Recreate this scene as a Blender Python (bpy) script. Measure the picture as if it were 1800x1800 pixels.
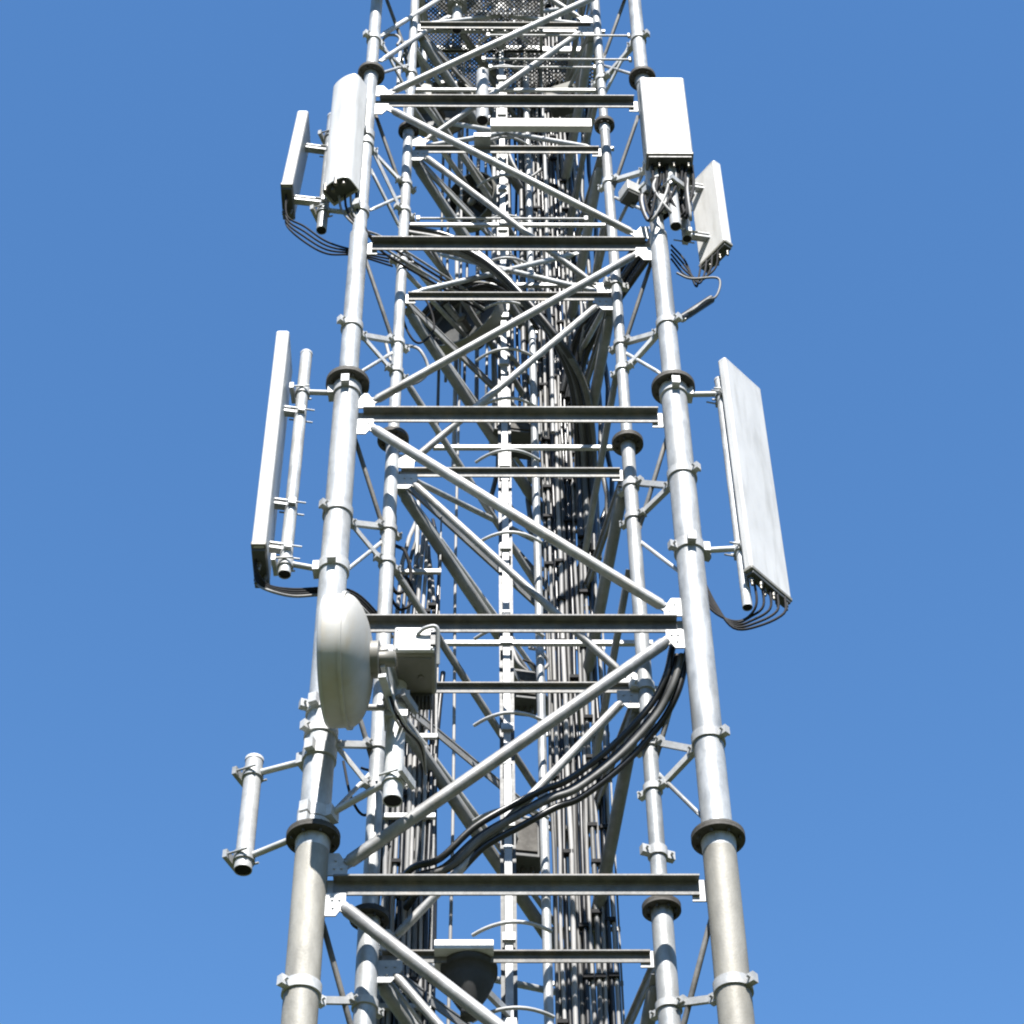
import bpy, math, random
from mathutils import Vector, Matrix

for o in list(bpy.data.objects):
    bpy.data.objects.remove(o, do_unlink=True)
scene = bpy.context.scene
COL = scene.collection
rnd = random.Random(7)
R = math.radians

# ------------------------------------------------------------------ camera
F_PX, ROLL, YAW, PITCH = 3861.07, -0.01207, 0.01767, R(48.0)
CAM = Vector((-0.18639, -10.56824, 1.6))
_cy, _sy, _ct, _st = math.cos(YAW), math.sin(YAW), math.cos(PITCH), math.sin(PITCH)
_r0 = Vector((_cy, -_sy, 0)); _f0 = Vector((_sy*_ct, _cy*_ct, _st)); _u0 = Vector((-_sy*_st, -_cy*_st, _ct))
_c, _s = math.cos(ROLL), math.sin(ROLL)
C_RIGHT = _r0*_c + _u0*_s
C_UP = _u0*_c - _r0*_s
cam_data = bpy.data.cameras.new('camera')
cam_data.sensor_width = 36.0
cam_data.lens = F_PX/1800*36.0
cam_data.clip_start = 0.1
cam_data.clip_end = 6000
cam = bpy.data.objects.new('camera', cam_data)
COL.objects.link(cam)
m = Matrix((C_RIGHT, C_UP, -_f0)).transposed().to_4x4()
m.translation = CAM
cam.matrix_world = m
scene.camera = cam

# ------------------------------------------------------------------ sky, sun, exposure
SUN_EL, SUN_AZ = R(52), R(1.5)          # azimuth: measured from straight behind the camera
sun_dir = Vector((math.sin(SUN_AZ)*math.cos(SUN_EL), -math.cos(SUN_AZ)*math.cos(SUN_EL), math.sin(SUN_EL)))
world = bpy.data.worlds.new('World')
scene.world = world
world.use_nodes = True
nt = world.node_tree
nt.nodes.clear()
sky = nt.nodes.new('ShaderNodeTexSky')
sky.sky_type = 'NISHITA'
sky.sun_disc = False
sky.sun_elevation = SUN_EL
sky.sun_rotation = math.atan2(sun_dir.x, sun_dir.y)
sky.altitude = 100
sky.air_density = 1.0
sky.dust_density = 0.0
sky.ozone_density = 2.2
bg = nt.nodes.new('ShaderNodeBackground')
bg.inputs['Strength'].default_value = 0.0795
wo = nt.nodes.new('ShaderNodeOutputWorld')
hs = nt.nodes.new('ShaderNodeHueSaturation')
hs.inputs['Saturation'].default_value = 1.2
nt.links.new(sky.outputs[0], hs.inputs['Color'])
nt.links.new(hs.outputs[0], bg.inputs['Color'])
nt.links.new(bg.outputs[0], wo.inputs['Surface'])
sd = bpy.data.lights.new('sun', 'SUN')
sd.energy = 4.2
sd.angle = R(0.53)
sd.color = (1.0, 0.965, 0.92)
so = bpy.data.objects.new('sun', sd)
COL.objects.link(so)
so.rotation_euler = sun_dir.to_track_quat('Z', 'Y').to_euler()
so.location = (0, 0, 40)
scene.render.engine = 'CYCLES'
scene.cycles.pixel_filter_type = 'BLACKMAN_HARRIS'
scene.cycles.filter_width = 2.1
vs = scene.view_settings
vs.view_transform = 'Standard'
vs.look = 'None'
vs.exposure = 1.66
vs.gamma = 1.0
vs.use_curve_mapping = False

# ------------------------------------------------------------------ helpers
def P(px, py, Y):
    """world point on the vertical plane y = Y that lies along a direction of view"""
    d = C_RIGHT*((px-900)/F_PX) - C_UP*((py-900)/F_PX) + _f0
    t = (Y-CAM.y)/d.y
    return CAM + d*t
def Zat(px, py, Y):
    return P(px, py, Y).z

def frame(d):
    d = d.normalized()
    a = Vector((0, 0, 1)) if abs(d.z) < 0.9 else Vector((0, 1, 0))
    x = a.cross(d).normalized()
    return x, d.cross(x).normalized(), d

class MB:
    def __init__(self):
        self.v, self.f, self.s = [], [], []
    def face(self, idx, smooth=False):
        self.f.append(idx); self.s.append(smooth)
    def ring(self, c, x, y, r, n, r2=None):
        b = len(self.v)
        r2 = r if r2 is None else r2
        for i in range(n):
            a = 2*math.pi*i/n
            self.v.append(c + x*(r*math.cos(a)) + y*(r2*math.sin(a)))
        return b
    def tube(self, pts, r, n=12, cap=True, flat_ends=None, hollow=None):
        pts = [Vector(p) for p in pts]
        rs = r if isinstance(r, (list, tuple)) else [r]*len(pts)
        bs = []
        t0 = (pts[1]-pts[0]).normalized()
        x, y, _ = frame(t0)
        for i, p in enumerate(pts):
            if i == 0: t = pts[1]-pts[0]
            elif i == len(pts)-1: t = pts[-1]-pts[-2]
            else: t = (pts[i+1]-pts[i]).normalized() + (pts[i]-pts[i-1]).normalized()
            t.normalize()
            x = (x - t*x.dot(t)).normalized()
            y = t.cross(x)
            bs.append(self.ring(p, x, y, rs[i], n))
        for a, b in zip(bs, bs[1:]):
            for i in range(n):
                j = (i+1) % n
                self.face((a+i, a+j, b+j, b+i), True)
        if cap:
            self.cap(bs[0], n, True); self.cap(bs[-1], n, False)
        return self
    def cap(self, b, n, rev):
        c = len(self.v)
        for i in range(n): self.v.append(self.v[b+i].copy())
        idx = list(range(c, c+n))
        self.face(tuple(reversed(idx)) if rev else tuple(idx))
    def lathe(self, o, axis, prof, n=32):
        """prof: (along, radius) pairs; sharp corners by repeating a pair"""
        o = Vector(o)
        x, y, d = frame(Vector(axis))
        prev = None
        for k, (a, r) in enumerate(prof):
            if prev is not None and prof[k-1] == (a, r):
                prev = self.ring(o+d*a, x, y, r, n); continue
            b = self.ring(o+d*a, x, y, max(r, 1e-4), n)
            if prev is not None:
                for i in range(n):
                    j = (i+1) % n
                    self.face((prev+i, prev+j, b+j, b+i), True)
            prev = b
        return self
    def pipe(self, a, b, r, ri, n=20, deep=0.25):
        """open tube from a (open end) to b; wall visible at a"""
        a, b = Vector(a), Vector(b)
        L = (b-a).length
        self.lathe(a, b-a, [(deep, 0.0), (deep, ri), (deep, ri), (0, ri), (0, ri), (0, r), (0, r), (L, r), (L, r), (L, 0)], n)
        return self
    def box(self, c, ux, uy, uz, sx, sy, sz):
        c = Vector(c); ux, uy, uz = [Vector(u).normalized() for u in (ux, uy, uz)]
        b = len(self.v)
        for k in (-.5, .5):
            for j in (-.5, .5):
                for i in (-.5, .5):
                    self.v.append(c+ux*(i*sx)+uy*(j*sy)+uz*(k*sz))
        for q in ((0,2,3,1), (4,5,7,6), (0,1,5,4), (2,6,7,3), (0,4,6,2), (1,3,7,5)):
            self.face(tuple(b+i for i in q))
        return self
    def abox(self, c, sx, sy, sz, rz=0.0):
        cx, sn = math.cos(rz), math.sin(rz)
        return self.box(c, (cx, sn, 0), (-sn, cx, 0), (0, 0, 1), sx, sy, sz)
    def bar(self, a, b, w, t, side=(0, 1, 0)):
        """flat bar from a to b, wide across `side`"""
        a, b = Vector(a), Vector(b)
        d = (b-a).normalized()
        s = Vector(side); s = (s-d*s.dot(d)).normalized()
        return self.box((a+b)/2, d, s, d.cross(s), (b-a).length, w, t)
    def prism(self, poly, o, ux, uy, uz, h, smooth=False):
        o = Vector(o); ux, uy, uz = Vector(ux), Vector(uy), Vector(uz)
        n = len(poly)
        b = len(self.v)
        for k in (0, h):
            for (i, j) in poly: self.v.append(o+ux*i+uy*j+uz*k)
        for i in range(n):
            j = (i+1) % n
            self.face((b+i, b+j, b+n+j, b+n+i), smooth)
        self.cap(b, n, True); self.cap(b+n, n, False)
        return self
    def build(self, name, mat, parent=None, bevel=0.0):
        org = parent.matrix_world.translation.copy() if parent else (sum(self.v, Vector())/len(self.v))
        if parent and parent in ORG: org = ORG[parent]
        me = bpy.data.meshes.new(name)
        me.from_pydata([v-org for v in self.v], [], self.f)
        me.polygons.foreach_set('use_smooth', self.s)
        me.materials.append(mat)
        me.update()
        o = bpy.data.objects.new(name, me)
        COL.objects.link(o)
        if parent: o.parent = parent
        else: o.location = org
        ORG[o] = org
        if bevel:
            bv = o.modifiers.new('bevel', 'BEVEL')
            bv.width = bevel; bv.segments = 3; bv.limit_method = 'ANGLE'; bv.angle_limit = R(40)
            bv.harden_normals = True
        return o
ORG = {}
def thing(name, label, cat, loc, group=None):
    o = bpy.data.objects.new(name, None)
    COL.objects.link(o)
    o.location = loc
    o.empty_display_size = 0.1
    ORG[o] = Vector(loc)
    return tag(o, label, cat, group)
def tag(o, label, cat, group=None, kind=None):
    if label: o['label'] = label
    if cat: o['category'] = cat
    if group: o['group'] = group
    if kind: o['kind'] = kind
    return o
def smooth(pts, sub=6):
    pts = [Vector(p) for p in pts]
    if len(pts) < 3: return pts
    q = [pts[0]*2-pts[1]] + pts + [pts[-1]*2-pts[-2]]
    out = []
    for i in range(1, len(q)-2):
        p0, p1, p2, p3 = q[i-1], q[i], q[i+1], q[i+2]
        for k in range(sub):
            t = k/sub
            out.append(0.5*((2*p1)+(p2-p0)*t+(2*p0-5*p1+4*p2-p3)*t*t+(3*p1-p0-3*p2+p3)*t**3))
    out.append(pts[-1])
    return out

# ------------------------------------------------------------------ materials
def mat(name, col, col2=None, rough=0.5, metal=0.0, scale=6.0, stretch=(1, 1, 1), bump=0.0, spec=0.5, stain=None, stain_amt=0.0, fine=40.0, detail=6):
    ma = bpy.data.materials.new(name)
    ma.use_nodes = True
    t = ma.node_tree; t.nodes.clear()
    N = t.nodes.new; Lk = t.links.new
    out = N('ShaderNodeOutputMaterial'); b = N('ShaderNodeBsdfPrincipled')
    Lk(b.outputs[0], out.inputs[0])
    b.inputs['Metallic'].default_value = metal
    b.inputs['Specular IOR Level'].default_value = spec
    tc = N('ShaderNodeTexCoord'); mp = N('ShaderNodeMapping')
    mp.inputs['Scale'].default_value = stretch
    geo = N('ShaderNodeNewGeometry')
    Lk(geo.outputs['Position'], mp.inputs['Vector'])
    n1 = N('ShaderNodeTexNoise'); n1.inputs['Scale'].default_value = scale; n1.inputs['Detail'].default_value = detail
    n1.inputs['Roughness'].default_value = 0.65
    Lk(mp.outputs[0], n1.inputs['Vector'])
    cr = N('ShaderNodeValToRGB')
    cr.color_ramp.elements[0].position = 0.32; cr.color_ramp.elements[1].position = 0.68
    cr.color_ramp.elements[0].color = (*(col2 or col), 1); cr.color_ramp.elements[1].color = (*col, 1)
    Lk(n1.outputs['Fac'], cr.inputs[0])
    colsock = cr.outputs[0]
    n4 = N('ShaderNodeTexNoise'); n4.inputs['Scale'].default_value = 1.7; n4.inputs['Detail'].default_value = 3
    Lk(mp.outputs[0], n4.inputs['Vector'])
    md = N('ShaderNodeMath'); md.operation = 'MULTIPLY_ADD'; md.inputs[1].default_value = 0.7; md.inputs[2].default_value = -0.35
    Lk(n4.outputs['Fac'], md.inputs[0])
    ad = N('ShaderNodeMath'); ad.operation = 'ADD'
    Lk(n1.outputs['Fac'], ad.inputs[0]); Lk(md.outputs[0], ad.inputs[1]); Lk(ad.outputs[0], cr.inputs[0])
    if stain:
        n2 = N('ShaderNodeTexNoise'); n2.inputs['Scale'].default_value = 3.0; n2.inputs['Detail'].default_value = 8
        m2 = N('ShaderNodeMapping'); m2.inputs['Scale'].default_value = (4, 4, 0.6)
        Lk(geo.outputs['Position'], m2.inputs['Vector']); Lk(m2.outputs[0], n2.inputs['Vector'])
        r2 = N('ShaderNodeValToRGB'); r2.color_ramp.elements[0].position = 0.50; r2.color_ramp.elements[1].position = 0.75
        r2.color_ramp.elements[1].color = (stain_amt,)*3 + (1,)
        Lk(n2.outputs['Fac'], r2.inputs[0])
        mx = N('ShaderNodeMix'); mx.data_type = 'RGBA'
        Lk(r2.outputs[0], mx.inputs['Factor']); Lk(colsock, mx.inputs['A']); mx.inputs['B'].default_value = (*stain, 1)
        colsock = mx.outputs['Result']
    oi = N('ShaderNodeObjectInfo'); vr = N('ShaderNodeMapRange')          # every piece weathered a little differently
    vr.inputs['To Min'].default_value = 0.72; vr.inputs['To Max'].default_value = 1.10
    Lk(oi.outputs['Random'], vr.inputs['Value'])
    hv = N('ShaderNodeHueSaturation'); Lk(vr.outputs[0], hv.inputs['Value']); Lk(colsock, hv.inputs['Color'])
    Lk(hv.outputs[0], b.inputs['Base Color'])
    n3 = N('ShaderNodeTexNoise'); n3.inputs['Scale'].default_value = fine; n3.inputs['Detail'].default_value = 4
    Lk(geo.outputs['Position'], n3.inputs['Vector'])
    mr = N('ShaderNodeMapRange'); mr.inputs['To Min'].default_value = max(0.05, rough-0.1); mr.inputs['To Max'].default_value = min(1, rough+0.12)
    Lk(n3.outputs['Fac'], mr.inputs['Value']); Lk(mr.outputs[0], b.inputs['Roughness'])
    if bump:
        bp = N('ShaderNodeBump'); bp.inputs['Strength'].default_value = bump; bp.inputs['Distance'].default_value = 0.004
        Lk(n3.outputs['Fac'], bp.inputs['Height']); Lk(bp.outputs[0], b.inputs['Normal'])
    return ma
M = {
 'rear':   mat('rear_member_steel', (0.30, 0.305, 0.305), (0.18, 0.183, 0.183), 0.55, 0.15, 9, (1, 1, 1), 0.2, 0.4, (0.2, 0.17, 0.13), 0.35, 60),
 'galv':   mat('galvanised_steel', (0.48, 0.49, 0.49), (0.25, 0.262, 0.268), 0.5, 0.25, 9, (1, 1, 0.5), 0.25, 0.5, (0.25, 0.225, 0.18), 0.55, 60),
 'galv_o': mat('weathered_galvanised_steel', (0.34, 0.325, 0.285), (0.19, 0.182, 0.16), 0.6, 0.15, 7, (1, 1, 0.4), 0.3, 0.4, (0.25, 0.23, 0.18), 0.5, 60),
 'brace':  mat('brace_steel', (0.4, 0.4, 0.395), (0.22, 0.22, 0.215), 0.5, 0.2, 10, (1, 1, 1), 0.2, 0.5, (0.34, 0.29, 0.22), 0.4, 60),
 'angle':  mat('angle_steel', (0.175, 0.175, 0.17), (0.1, 0.1, 0.097), 0.6, 0.15, 11, (1, 1, 1), 0.2, 0.4, (0.27, 0.22, 0.16), 0.4, 60),
 'plate':  mat('plate_steel', (0.49, 0.495, 0.495), (0.34, 0.345, 0.345), 0.5, 0.1, 14, (1, 1, 1), 0.2, 0.5, None, 0, 60),
 'white':  mat('white_fibreglass', (0.55, 0.548, 0.535), (0.46, 0.458, 0.445), 0.42, 0.0, 4, (1, 1, 0.4), 0.05, 0.5, (0.27, 0.26, 0.23), 0.5, 30),
 'drum':   mat('stained_radome', (0.46, 0.45, 0.42), (0.38, 0.37, 0.335), 0.5, 0.0, 4, (1, 1, 0.3), 0.05, 0.5, (0.42, 0.35, 0.24), 0.45, 30),
 'grey':   mat('grey_paint', (0.22, 0.21, 0.18), (0.165, 0.158, 0.135), 0.5, 0.0, 6, (1, 1, 1), 0.1, 0.5, (0.3, 0.27, 0.2), 0.2, 40),
 'dkgrey': mat('dark_grey_paint', (0.085, 0.088, 0.085), (0.055, 0.057, 0.055), 0.5, 0.0, 6, (1, 1, 1), 0.1, 0.4),
 'black':  mat('black_rubber', (0.022, 0.022, 0.022), (0.014, 0.014, 0.014), 0.34, 0.0, 9, (1, 1, 1), 0.05, 0.45),
 'cable':  mat('weathered_cable', (0.15, 0.147, 0.14), (0.07, 0.07, 0.067), 0.5, 0.0, 9, (1, 1, 0.2), 0.05, 0.35),
 'cable_l': mat('pale_cable', (0.36, 0.355, 0.345), (0.22, 0.215, 0.21), 0.55, 0.0, 9, (1, 1, 0.2), 0.05, 0.3),  # in the cable runs, pale colour stands for sun glints on black jackets
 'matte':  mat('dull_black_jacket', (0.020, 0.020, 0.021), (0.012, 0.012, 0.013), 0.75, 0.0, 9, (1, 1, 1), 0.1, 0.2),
 'flange': mat('dark_flange_steel', (0.1, 0.095, 0.085), (0.05, 0.046, 0.04), 0.7, 0.1, 14, (1, 1, 1), 0.3, 0.3),  # shade under the flanges is put into this dark colour
 'horn_shade':   mat('shade_dark_horn', (0.05, 0.05, 0.05), (0.03, 0.03, 0.03), 0.8),
 'brass':  mat('connector_metal', (0.2, 0.19, 0.16), (0.12, 0.11, 0.095), 0.4, 0.5, 20),
 'rust':   mat('rusty_steel', (0.22, 0.13, 0.08), (0.14, 0.09, 0.06), 0.8, 0.0, 20),
 'grass':  mat('grass_ground', (0.05, 0.06, 0.024), (0.026, 0.036, 0.014), 0.9, 0.0, 0.6, (1, 1, 1), 0.3, 0.2, (0.10, 0.085, 0.05), 0.5, 12),
 'conc':   mat('concrete', (0.36, 0.35, 0.33), (0.28, 0.27, 0.25), 0.85, 0.0, 5, (1, 1, 1), 0.3, 0.3),
}

# ------------------------------------------------------------------ ground
g = MB()                       # flat clearing; unseen wooded slopes added to block low skylight and darken undersides
na, rr_ = 48, [0, 6, 15, 30, 60, 90, 130, 180, 240, 310, 400, 520, 700, 1000, 1500, 2500]
for q, r_ in enumerate(rr_):
    for i in range(na):
        a = 2*math.pi*i/na
        t = max(0.0, min(1.0, (r_-60)/420)); t = t*t*(3-2*t)
        hgt = t*(135+30*math.sin(3*a+1)+18*math.sin(7*a+2)+10*math.sin(13*a))
        g.v.append(Vector((math.cos(a)*r_, math.sin(a)*r_, hgt)))
for q in range(len(rr_)-1):
    for i in range(na):
        j = (i+1) % na
        g.face((q*na+i, (q+1)*na+i, (q+1)*na+j, q*na+j) if q else (i, na+i, na+j), True)
gr = g.build('ground', M['grass']); gr['kind'] = 'structure'

# ------------------------------------------------------------------ the lattice tower
W, WI, YI = 2.5, 1.803, 0.333
Z0, H, DI = 9.958, 2.2367, 0.272
K0, K1 = -4, 8
def zf(k): return Z0+k*H
def zi(k): return Z0+k*H-DI
BX, BY = 0.46, 2.0                 # the rear leg
TOP = zf(K1)+0.5
tower = thing('lattice_tower', 'tall galvanised lattice mast of round legs, angle beams and tube diagonals', 'tower', (0, 0.9, 0))
LEGS = {
 'FL': (-W/2, 0.0, [(0.3, 0.105), (zf(0)+0.42, 0.098), (zf(2)+0.22, 0.076), (zf(4)+0.25, 0.064), (TOP, 0)]),
 'FR': ( W/2, 0.0, [(0.3, 0.105), (zf(0)+0.42, 0.098), (zf(2)+0.22, 0.076), (zf(4)+0.25, 0.064), (TOP, 0)]),
 'IL': (-WI/2, YI, [(0.3, 0.068), (zi(0)+0.42, 0.052), (zi(2)+0.28, 0.045), (zi(4)+0.28, 0.042), (TOP-0.2, 0)]),
 'IR': ( WI/2, YI, [(0.3, 0.068), (zi(0)+0.42, 0.052), (zi(2)+0.28, 0.045), (zi(4)+0.28, 0.042), (TOP-0.2, 0)]),
 'B':  (BX, BY, [(0.3, 0.085), (zi(1), 0.07), (zi(3), 0.06), (TOP-0.2, 0)]),
}
# joints measured on the front legs
LEGS['FL'][2][1] = (Zat(551, 1478, 0), 0.098); LEGS['FR'][2][1] = (Zat(1262, 1478, 0), 0.098)
LEGS['FL'][2][2] = (Zat(614, 678, 0), 0.076); LEGS['FR'][2][2] = (Zat(1186, 685, 0), 0.076)
LEGS['FL'][2][3] = (Zat(652, 132, 0), 0.056); LEGS['FR'][2][3] = (Zat(1124, 140, 0), 0.062)
for _n, _x in (('FL', 630), ('FR', 1162)):
    LEGS[_n][2].insert(3, (Zat(_x, 414, 0), 0.060))
LEGS['IR'][2][1] = (Zat(1160, 1602, YI), 0.052); LEGS['IR'][2][2] = (Zat(1099, 782, YI), 0.045); LEGS['IR'][2][3] = (Zat(1065, 222, YI), 0.042)
LEGS['IL'][2][1] = (Zat(645, 1618, YI), 0.052); LEGS['IL'][2][2] = (Zat(690, 776, YI), 0.045); LEGS['IL'][2][3] = (Zat(716, 232, YI), 0.042)
def leg_r(name, z):
    r = LEGS[name][2][0][1]
    for zz, rr in LEGS[name][2][:-1]:
        if z >= zz: r = rr
    return r
leg_obj = {}
for nm, (x, y, seg) in LEGS.items():
    mb = MB()
    prof = []
    for (z, r), (z2, _) in zip(seg, seg[1:]):
        prof += [(z, r), (z, r), (z2, r), (z2, r)]
    if nm[0] == 'F':
        mb.lathe((x, y, 0), (0, 0, 1), prof[4:], 28)
        lg = mb.build('leg', M['galv'], tower)
        mb = MB(); mb.lathe((x, y, 0), (0, 0, 1), prof[:4], 28)
        mb.build('leg_section', M['galv_o'], lg)
    else:
        mb.lathe((x, y, 0), (0, 0, 1), prof, 28)
        lg = mb.build('leg', M['galv'], tower)
    leg_obj[nm] = lg
    big = nm[0] == 'F'
    for q_, (z, r) in enumerate(seg[1:-1]):
        if big and q_ == 2: continue
        fr = (0.168 if q_ < 2 else 0.125) if big else (0.122 if q_ < 2 else 0.095)
        fm = MB()
        for dz in (0.0, 0.021):
            fm.lathe((x, y, z+dz), (0, 0, 1), [(0, r+0.001), (0, r+0.001), (0, fr), (0, fr), (0.019, fr), (0.019, fr), (0.019, r*0.8)], 36)
        for q in range(8):
            a = 2*math.pi*(q+.5)/8
            c = Vector((x+math.cos(a)*(r+fr)/2*1.03, y+math.sin(a)*(r+fr)/2*1.03, z))
            fm.tube([c+Vector((0, 0, -0.028)), c+Vector((0, 0, 0.062))], 0.010, 6)
        fl = fm.build('flange', M['flange'], lg)
        fm = MB()                                       # stiffening collar under the joint
        fm.lathe((x, y, z-0.11), (0, 0, 1), [(0, r*0.9), (0, r+0.006), (0, r+0.006), (0.10, r+0.012), (0.10, r+0.012), (0.10, r*0.9)], 28)
        fm.build('collar', M['galv'], lg)

def clamp(leg, z, ang, h=0.07):
    """two-piece band with bolted lugs round a leg"""
    x, y, _ = LEGS[leg]
    r = leg_r(leg, z)
    mb = MB()
    mb.lathe((x, y, z-h/2), (0, 0, 1), [(0, r*0.98), (0, r+0.013), (0, r+0.013), (h, r+0.013), (h, r+0.013), (h, r*0.98)], 28)
    for s in (0, math.pi):
        a = ang+s
        c = Vector((x+math.cos(a)*(r+0.035), y+math.sin(a)*(r+0.035), z))
        mb.box(c, (math.cos(a), math.sin(a), 0), (-math.sin(a), math.cos(a), 0), (0, 0, 1), 0.055, 0.045, h*0.9)
        t = Vector((-math.sin(a), math.cos(a), 0))
        mb.tube([c-t*0.05, c+t*0.05], 0.009, 6)
    return mb.build('clamp_band', M['plate'], leg_obj[leg])

# beams, diagonals, gussets of both front faces
def angle_beam(xa, xb, y, z, a, b, t, name='horizontal_beam'):
    mb = MB()
    L = xb-xa
    mb.abox(((xa+xb)/2, y-a/2+t/2, z-t/2), L, a, t)
    mb.abox(((xa+xb)/2, y, z-t-b/2), L, t, b)
    return mb.build(name, M['angle'], tower)
def strut(a, b, r, m='brace', name='diagonal_brace'):
    a, b = Vector(a), Vector(b)
    d = (b-a).normalized()
    mb = MB()
    e = min(0.11, (b-a).length*0.12)
    mb.tube([a+d*e*0.6, a+d*e, b-d*e, b-d*e*0.6], [r*0.55, r, r, r*0.55], 14)
    s = Vector((0, 1, 0)) if abs(d.y) < 0.5 else Vector((0, 0, 1))
    s = (s-d*s.dot(d)).normalized()
    wdt = d.cross(s)
    for p, q in ((a, a+d*e), (b-d*e, b)):
        mb.box((p+q)/2, d, wdt, s, (q-p).length, r*1.7, 0.014)
    return mb.build(name, M[m], tower)
def gusset(x, y, z, sgn, up, w, h, t=0.012):
    mb = MB()
    poly = [(0, 0), (w, 0), (w, h*0.45), (w*0.55, h), (0, h)]
    if up < 0: poly = [(i, -j) for i, j in poly]
    mb.prism(poly, (x, y, z), (sgn, 0, 0), (0, 0, 1), (0, 1, 0), t)
    for bx, bz in ((0.35, 0.3), (0.7, 0.3), (0.4, 0.65)):
        c = Vector((x+sgn*w*bx, y, z+up*h*bz))
        mb.tube([c-Vector((0, 0.008, 0)), c+Vector((0, 0.020, 0))], 0.008, 6)
    return mb.build('gusset_plate', M['plate'], tower)
def side(k): return -1 if k % 2 == 0 else 1
for k in range(K0, K1+1):
    z = zf(k)
    rl, rr = leg_r('FL', z), leg_r('FR', z)
    angle_beam(-W/2+rl+0.035, W/2-rr-0.035, 0.03, z+0.065, 0.072, 0.098, 0.012)
    for s in (-1, 1):
        r = rl if s < 0 else rr
        if s == side(k):
            gusset(s*(W/2-r+0.006), -0.012, z+0.075, -s, 1, 0.125, 0.17)
            gusset(s*(W/2-r+0.006), -0.012, z-0.06, -s, -1, 0.125, 0.17)
        mb = MB(); mb.abox((s*(W/2-r-0.03), 0.050, z), 0.10, 0.012, 0.16); mb.build('gusset_plate', M['plate'], tower)
    if k < K1:
        s0 = side(k); r = 0.043 if k < 1 else (0.040 if k == 1 else 0.034)
        strut((s0*(W/2-0.16), -0.002, zf(k)+0.12), (-s0*(W/2-0.16), -0.002, zf(k+1)-0.11), r)
    z = zi(k)
    ri = leg_r('IL', z)
    angle_beam(-WI/2+ri+0.02, WI/2-ri-0.02, YI+0.02, z+0.04, 0.04, 0.062, 0.010)
    for s in (-1, 1):
        if s == side(k):
            gusset(s*(WI/2-ri+0.004), YI-0.01, z+0.045, -s, 1, 0.12, 0.15)
            gusset(s*(WI/2-ri+0.004), YI-0.01, z-0.035, -s, -1, 0.15, 0.16)
        else:
            mb = MB(); mb.abox((s*(WI/2-ri-0.03), YI+0.034, z), 0.10, 0.012, 0.12); mb.build('gusset_plate', M['plate'], tower)
    if k < K1:
        strut((side(k)*(WI/2-0.13), YI, zi(k)+0.10), (side(k+1)*(WI/2-0.13), YI, zi(k+1)-0.08), 0.029)
# braces from the front legs back to the rear leg
for k in range(K0+1, K1+1):
    for s in (-1, 1):
        a = Vector((s*(WI/2-0.05), YI+0.05, zi(k)-0.1))
        b = Vector((BX+s*0.05, BY-0.05, zi(k)-H*0.52))
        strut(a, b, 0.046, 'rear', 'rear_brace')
        strut(a+Vector((0.02, 0.10, 0.12)), b+Vector((0.0, -0.06, 0.17)), 0.020, 'galv', 'rear_brace')
        if k % 2 == (0 if s < 0 else 1):
            a2 = Vector((s*(WI/2-0.05), YI+0.05, zi(k)+0.05)); b2 = Vector((BX+s*0.06, BY-0.02, zi(k)+H*0.40))
            strut(a2, b2, 0.024, 'galv', 'rear_brace')
        a = Vector((s*(WI/2-0.04), YI+0.06, zi(k)+0.02)); b = Vector((BX+s*0.07, BY-0.04, zi(k)+0.02))
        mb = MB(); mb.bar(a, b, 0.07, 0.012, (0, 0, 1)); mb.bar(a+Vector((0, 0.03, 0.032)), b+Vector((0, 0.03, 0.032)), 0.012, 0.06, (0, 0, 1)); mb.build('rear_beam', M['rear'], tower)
        if k > 1:
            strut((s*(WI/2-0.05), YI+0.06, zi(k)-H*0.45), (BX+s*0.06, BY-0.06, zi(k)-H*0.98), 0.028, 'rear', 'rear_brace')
# stays between the outer and the inner legs
def vstay(o, i, zo, z1, z2=None):
    xo, yo, _ = LEGS[o]; xi, yi, _ = LEGS[i]
    s = 1 if xi > xo else -1
    ang = math.atan2(yi-yo, xi-xo)
    clamp(o, zo, ang)
    a = Vector((xo, yo, zo))+Vector((math.cos(ang), math.sin(ang), 0))*(leg_r(o, zo)+0.02)
    for z in (z1, z2):
        if z is None: continue
        clamp(i, z, ang, 0.05)
        b = Vector((xi, yi, z))-Vector((math.cos(ang), math.sin(ang), 0))*(leg_r(i, z)+0.01)
        mb = MB(); mb.bar(a, b, 0.045, 0.010, (0, 0, 1)); mb.bar(a+Vector((0.012, 0.03, 0)), b+Vector((0.012, 0.03, 0)), 0.012, 0.03, (0, 0, 1))
        mb.build('stay_bracket', M['plate'], tower)
vstay('FR', 'IR', Zat(1178, 572, 0), Zat(1087, 606, YI), Zat(1092, 650, YI))
vstay('FR', 'IR', Zat(1204, 838, 0), Zat(1104, 855, YI), Zat(1109, 912, YI))
vstay('FR', 'IR', Zat(1245, 1302, 0), Zat(1138, 1312, YI), Zat(1147, 1388, YI))
vstay('FR', 'IR', Zat(1300, 1738, 0), Zat(1178, 1772, YI), None)
vstay('FL', 'IL', Zat(618, 576, 0), Zat(702, 604, YI), Zat(698, 655, YI))
vstay('FL', 'IL', Zat(598, 903, 0), Zat(684, 932, YI), Zat(680, 990, YI))
vstay('FL', 'IL', Zat(566, 1292, 0), Zat(661, 1316, YI), Zat(658, 1388, YI))
vstay('FL', 'IL', Zat(520, 1742, 0), Zat(634, 1768, YI), None)
vstay('FL', 'IL', Zat(643, 255, 0), Zat(716, 325, YI), Zat(712, 372, YI))
vstay('FR', 'IR', Zat(1143, 290, 0), Zat(1070, 322, YI), None)
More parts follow.
